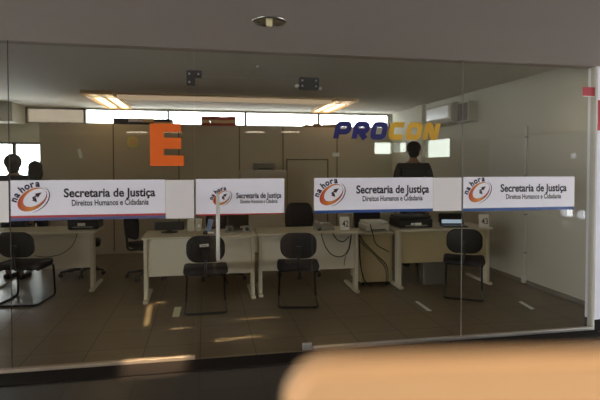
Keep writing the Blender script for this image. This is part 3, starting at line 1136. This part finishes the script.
# air conditioner on the right wall
t = thing('air_conditioner', 'white split air conditioner high on the side wall', 'air conditioner', (XR, 3.72, 2.22))
b = MB()
prof = fillet([(-.005, 0, .34), (-.19, 0, .34), (-.235, 0, .30), (-.235, 0, .075), (-.16, 0, .0), (-.005, 0, .0)], .03, 5)
b.prism_xz([(p.x, p.z) for p in prof], -.42, .45)
b.build('casing', 'wall', t)
MB().box(-.242, -.234, -.34, .44, .10, .30, .003).build('front_panel', 'ac_panel', t)
b = MB()
for k in range(3):
    b.box(-.205 + k * .012, -.195 + k * .012, -.36, .40, .045 - k * .018, .053 - k * .018, rot=(0, R(35), 0))
b.build('louvre', 'frame_dark', t)
MB().box(-.17, -.09, -.425, -.42, .10, .20, .002).build('side_label', 'white_plastic', t)
o = thing('duct_box', 'grey pipe casing beside the air conditioner on the side wall', 'casing', (XR, 3.0, 2.2))
MB().box(-.16, -.002, -.10, .24, .02, .33, .006).build('body', 'wall', o)
MB().box(-.166, -.16, -.08, .22, .04, .31, .002).build('cover', 'wall_dark', o)

# conduit on the right wall
t = thing('conduit', 'thin white vertical conduit on the side wall', 'conduit', (XR, 1.72, 0))
MB().box(-.028, -.001, -.012, .012, .05, 2.05, .004).build('pipe', 'white_plastic', t)
b = MB()
for z in (.4, .9, 1.4, 1.9):
    b.box(-.032, -.001, -.02, .02, z, z + .02, .002)
b.build('clip', 'grey_plastic', t)
MB().box(-.05, -.001, -.03, .03, .02, .11, .004).build('outlet_box', 'white_plastic', t)

# ------------------------------------------------------------------ lights of the place and added helper lamps
def troffer(label, x, y0, y1, w, skew=0.0):
    t = thing('ceiling_light', label, 'light', (x, y0, OC), 0, 'warm tube lights on the office ceiling')
    L = y1 - y0
    h = .055
    b = MB()
    b.box(-w / 2, w / 2, 0, L, -.012, -.001)
    b.box(-w / 2, -w / 2 + .012, 0, L, -h, -.012)
    b.box(w / 2 - .012, w / 2, 0, L, -h, -.012)
    b.box(-w / 2 + .012, w / 2 - .012, 0, .012, -h, -.012)
    b.box(-w / 2 + .012, w / 2 - .012, L - .012, L, -h, -.012)
    b.build('housing', 'cove', t)
    for s in (-1, 1):
        MB().box(s * w * .24 - w * .12, s * w * .24 + w * .12, .03, L - .03, -.034, -.014).build('tube', 'troffer', t)
    b = MB()
    k = int(min(L, .5) / .07)
    for i in range(k):
        yy = .02 + i * .07
        b.box(-w / 2 + .014, w / 2 - .014, yy, yy + .012, -h - .004, -.036)
    b.build('louvre', 'chrome', t)
troffer('warm ceiling light above the tilted blue notice, over the divider', -1.62, 4.02, 6.1, .46)
troffer('warm ceiling light above the first navy letter', 2.38, 4.10, 6.0, .42)

t = thing('ceiling_light', 'long tan band, made to glow, across the office ceiling between the two warm lights', 'light', (0.38, 4.2, OC))  # tan ceiling band, given a glow of its own to brighten it
MB().box(-1.73, 1.76, 0, .24, -.03, -.001, .003).build('housing', 'cove', t)
MB().box(-1.73, 1.76, 0.004, .236, -.080, -.03, .004).build('diffuser', 'strip_glow', t)  # face of the tan band, carries the added glow
# recessed downlight in the hall ceiling
t = thing('downlight', 'round recessed chrome downlight in the hall ceiling', 'light', (0.405, -0.85, HC))
b = MB()
b.lathe([(.088, -.001), (.108, -.001), (.110, -.006), (.100, -.010), (.088, -.008), (.088, -.001)], 0, 0, 40)
b.build('trim_ring', 'chrome', t, True)
b = MB()
b.lathe([(.090, -.012), (.078, -.006), (.062, -.004), (.045, -.003), (.02, -.0025)], 0, 0, 40)
b.build('reflector', 'chrome', t, True)
b = MB()
b.lathe([(.001, -.034), (.016, -.033), (.020, -.026), (.020, -.003)], 0, 0, 20)
b.build('bulb', 'bulb', t, True)

# lamps further back in the hall (they also show as reflections in the glass)
def hall_lamp(x, y, w, d, watt, col):
    t = thing('ceiling_light', 'rectangular warm light in the hall ceiling behind the viewer', 'light', (x, y, HC), 0, 'hall ceiling lights')
    b = MB()
    b.box(-w / 2 - .02, w / 2 + .02, -d / 2 - .02, d / 2 + .02, -.02, -.001)
    b.build('housing', 'alu', t)
    MB().box(-w / 2, w / 2, -d / 2, d / 2, -.024, -.020).build('diffuser', 'hall_lamp', t)
for x, y in ((-.87, -9.7), (1.34, -9.3), (-1.8, -9.95), (2.3, -9.1)):
    hall_lamp(x, y, .5, .5, 0, None)

def area(name, loc, rot, sx, sy, power, col, spread=PI):
    li = bpy.data.lights.new(name, 'AREA')
    li.shape = 'RECTANGLE'
    li.size, li.size_y = sx, sy
    li.energy = power
    li.color = col
    li.spread = spread
    o = bpy.data.objects.new(name, li)
    COL.objects.link(o)
    o.location = loc
    o.rotation_euler = rot
    return o
# unseen warm lamp added behind the viewer to brighten the counter
area('counter_fill', (0.35, -4.9, HC - .03), (R(22), 0, 0), .5, .3, 19, (1.0, .88, .70), R(110))
# narrow lamp added to imitate a shaft of daylight on the threshold
area('threshold_helper', (-.38, -1.10, HC - .04), (R(24), 0, 0), .46, .40, 2.4, (1.0, .76, .50), R(4))
# narrow lamps added to imitate slivers of sunlight on the office floor
for px, py, sx, sy, rz, e in ((-.552, 1.12, .045, .36, 2, .14), (-.562, 1.50, .045, .36, 2, .14), (-.50, 1.72, .11, .05, 0, .06), (-.22, .80, .20, .03, 4, .05), (.52, .96, .38, .035, 3, .07), (.27, .42, .42, .06, 8, .12)):
    ly = .55
    area('sliver_helper', (px, ly, OC - .09), (math.atan2(py - ly, OC - .09), 0, R(rz)), sx, sy, e, (1.0, .80, .52), R(1.2))
# unseen fill lamps added behind the header to brighten the office
for x in (-2.6, -.6, 1.4, 3.2):
    t = thing('ceiling_light', 'square fill light added on the office ceiling, unseen behind the header', 'light', (x, .6, OC), 0, 'added fill lights along the glass')
    MB().box(-.32, .32, -.32, .32, -.03, -.001).build('housing', 'alu', t)  # body of the added fill light, unseen behind the header
    area('office_fill', (x, .6, OC - .035), (0, 0, 0), .6, .6, 3.0, (1.0, .86, .66))

# ------------------------------------------------------------------ foreground counter
t = thing('counter', 'blurred tan counter panel with rounded corner, close before the lens', 'counter', (0.034, -3.485, 0), R(-7))
b = MB()
out = rounded_rect(.04, 1.24, .08, 1.354, .05, 10)
b.prism_xz(out, 0, .05)
bmesh.ops.bevel(b.bm, geom=[e for e in b.bm.edges if abs(e.verts[0].co.y - e.verts[1].co.y) < 1e-6], offset=.008, segments=3, affect='EDGES')
b.build('front_panel', 'counter', t)
MB().box(.09, 1.19, .01, .05, 0, .08).build('plinth', 'dark_base', t)
MB().box(.05, 1.23, .05, .32, 1.0, 1.03, .004).build('shelf', 'counter', t)
for x in (.07, 1.19):
    MB().box(x, x + .022, .05, .32, .0, 1.0).build('side_panel', 'counter', t)

# ------------------------------------------------------------------ people
def skin_mesh(verts, edges, radii, sub=2, root=0):
    me = bpy.data.meshes.new('figure')
    me.from_pydata([Vector(v) for v in verts], edges, [])
    o = bpy.data.objects.new('figure', me)
    COL.objects.link(o)
    md = o.modifiers.new('skin', 'SKIN')
    md.use_smooth_shade = True
    for i, r in enumerate(radii):
        sv = me.skin_vertices[0].data[i]
        sv.radius = (r, r) if not isinstance(r, tuple) else r
        sv.use_root = (i == root)
    sb = o.modifiers.new('sub', 'SUBSURF')
    sb.levels = sub
    bpy.context.view_layer.update()
    dg = bpy.context.evaluated_depsgraph_get()
    out = bpy.data.meshes.new_from_object(o.evaluated_get(dg))
    bpy.data.objects.remove(o)
    return out

def chain(segs):
    """segs: list of chains [(x,y,z,r), ...]; a chain may start with an int = index of an existing vertex"""
    V, E, Rr = [], [], []
    for ch in segs:
        prev = None
        for p in ch:
            if isinstance(p, int):
                prev = p
                continue
            V.append(p[:3]); Rr.append(p[3])
            i = len(V) - 1
            if prev is not None:
                E.append((prev, i))
            prev = i
    return V, E, Rr

def person(label, loc, rz, H, shirt, trousers, hair='short', female=False):
    t = thing('person', label, 'person', loc, rz)
    k = H / 1.75
    sw = .165 if female else .19
    hw = .095
    def S(c):
        return [p if isinstance(p, int) else (p[0] * k, p[1] * k, p[2] * k, p[3] * k) for p in c]
    spine = [(0, 0, .92, .125), (0, .0, 1.05, .115), (0, -.005, 1.20, .125), (0, 0, 1.36, .125), (0, .005, 1.46, .075), (0, -.005, 1.52, .052), (0, -.01, 1.57, .056), (0, -.015, 1.625, .082), (0, -.005, 1.69, .078)]
    segs = [spine]
    cnt = len(spine)
    for s in (-1, 1):
        arm = [3, (s * sw, 0, 1.40, .062), (s * (sw + .045), .01, 1.26, .048), (s * (sw + .06), .02, 1.09, .040), (s * (sw + .055), -.02, .95, .033), (s * (sw + .05), -.05, .83, .025), (s * (sw + .045), -.06, .765, .032)]
        segs.append(arm)
        leg = [0, (s * hw, 0, .85, .092), (s * (hw + .01), -.01, .68, .078), (s * (hw + .005), -.012, .48, .056), (s * (hw + .005), .012, .32, .055), (s * hw, .018, .09, .036), (s * hw, -.02, .045, .040), (s * (hw + .01), -.12, .03, .034)]
        segs.append(leg)
    V, E, Rr = chain([S(c) for c in segs])
    body = MB().add_mesh(skin_mesh(V, E, Rr))
    # face: nose, ears, eyes and mouth; hands with five fingers
    hz = 1.632 * k
    body.ball((0, -.098 * k, 1.615 * k), .013 * k, .018 * k, .024 * k, 2)
    body.ball((0, -.088 * k, 1.572 * k), .026 * k, .010 * k, .009 * k, 2)
    for s in (-1, 1):
        body.ball((s * .082 * k, -.008 * k, 1.625 * k), .010 * k, .020 * k, .030 * k, 2)
        body.ball((s * .031 * k, -.085 * k, 1.640 * k), .013 * k, .008 * k, .008 * k, 2)
        bx_, by_, bz_ = s * (sw + .045), -.062, .762
        for j, (dy, ln) in enumerate(((-.030, .070), (-.010, .080), (.010, .074), (.028, .058))):
            body.tube([(bx_ * k, (by_ + dy) * k, (bz_ - .015) * k), ((bx_ - s * .004) * k, (by_ + dy * 1.05) * k, (bz_ - .015 - ln * .55) * k), ((bx_ - s * .018) * k, (by_ + dy) * k, (bz_ - .015 - ln) * k)], .009 * k, 8, r2=.0065 * k)
        body.tube([((bx_ - s * .008) * k, (by_ - .028) * k, (bz_ + .015) * k), ((bx_ - s * .018) * k, (by_ - .05) * k, (bz_ - .015) * k), ((bx_ - s * .022) * k, (by_ - .055) * k, (bz_ - .045) * k)], .010 * k, 8, r2=.008 * k)
    body.build('body', 'skin', t, True)
    # shirt
    sp = [(0, 0, .90, .135), (0, 0, 1.05, .128), (0, -.005, 1.20, .138), (0, 0, 1.36, .136), (0, .004, 1.45, .088)]
    ss = [sp]
    for s in (-1, 1):
        ss.append([3, (s * sw, 0, 1.40, .074), (s * (sw + .045), .01, 1.26, .060), (s * (sw + .06), .02, 1.09, .052), (s * (sw + .055), -.02, .95, .043), (s * (sw + .052), -.04, .865, .036)])
    V, E, Rr = chain([S(c) for c in ss])
    MB().add_mesh(skin_mesh(V, E, Rr)).build('shirt', shirt, t, True)
    ss = [[(0, 0, .98, .128), (0, 0, .90, .138)]]
    for s in (-1, 1):
        ss.append([1, (s * hw, 0, .83, .104), (s * (hw + .01), -.01, .68, .090), (s * (hw + .005), -.012, .48, .070), (s * (hw + .005), .012, .32, .068), (s * hw, .015, .10, .058)])
    V, E, Rr = chain([S(c) for c in ss])
    MB().add_mesh(skin_mesh(V, E, Rr)).build('trousers', trousers, t, True)
    for s in (-1, 1):
        b = MB()
        b.box((s * hw - .045) * k, (s * hw + .05) * k, -.165 * k, .065 * k, 0, .075 * k, .022 * k, 3)
        b.build('shoe', 'shoe', t, True)
    b = MB()
    if hair == 'bun':
        b.ball((0, .022 * k, 1.640 * k), .116 * k, .110 * k, .116 * k)
        b.ball((0, .02 * k, 1.555 * k), .085 * k, .080 * k, .085 * k)
        b.ball((-.06 * k, .085 * k, 1.640 * k), .066 * k, .055 * k, .055 * k)
    elif hair == 'long':
        b.ball((0, .020 * k, 1.660 * k), .108 * k, .106 * k, .106 * k)
        b.ball((0, .055 * k, 1.560 * k), .112 * k, .070 * k, .150 * k)
    else:
        b.ball((0, .018 * k, 1.672 * k), .102 * k, .104 * k, .094 * k)
    if hair == 'short':
        b.ball((0, .030 * k, 1.600 * k), .080 * k, .072 * k, .075 * k)
    b.build('hair', 'hair', t, True)
    return t
person('person with full dark hair in silhouette before the tall bright window', (-2.535, 3.30, 0), R(165), 1.70, 'cloth_dark', 'cloth_navy', 'bun', True)
person('person with long dark hair in silhouette, nearest to the beige divider', (-2.465, 3.92, 0), R(200), 1.60, 'cloth_grey', 'cloth_dark', 'long', True)
person('tall person in dark clothes behind the cream desk, under the yellow letters', (3.14, 3.10, 0), R(172), 1.90, 'cloth_grey', 'cloth_dark', 'short')

# ------------------------------------------------------------------ world and camera
w = bpy.data.worlds.new('daylight')
SC.world = w
w.use_nodes = True
bg = w.node_tree.nodes['Background']
bg.inputs['Color'].default_value = (0.93, 0.96, 1.0, 1)
bg.inputs['Strength'].default_value = 11.0

cam = bpy.data.cameras.new('camera')
cam.sensor_width = 36
cam.lens = 490 / 600 * 36
pitch = R(1.5)
cam.shift_y = -(35 - 490 * math.tan(pitch)) / 600
cam.clip_start = .05
cam.dof.use_dof = True
cam.dof.focus_distance = 4.8
cam.dof.aperture_fstop = 1.5
co = bpy.data.objects.new('camera', cam)
COL.objects.link(co)
co.location = (0, -3.95, 1.55)
co.rotation_euler = (R(90) - pitch, 0, R(-11))
SC.camera = co

SC.view_settings.view_transform = 'Standard'
SC.view_settings.look = 'None'
SC.view_settings.gamma = 1
SC.view_settings.use_curve_mapping = False
SC.view_settings.exposure = 0.0
SC.cycles.use_denoising = True
SC.cycles.max_bounces = 10
SC.cycles.transparent_max_bounces = 16
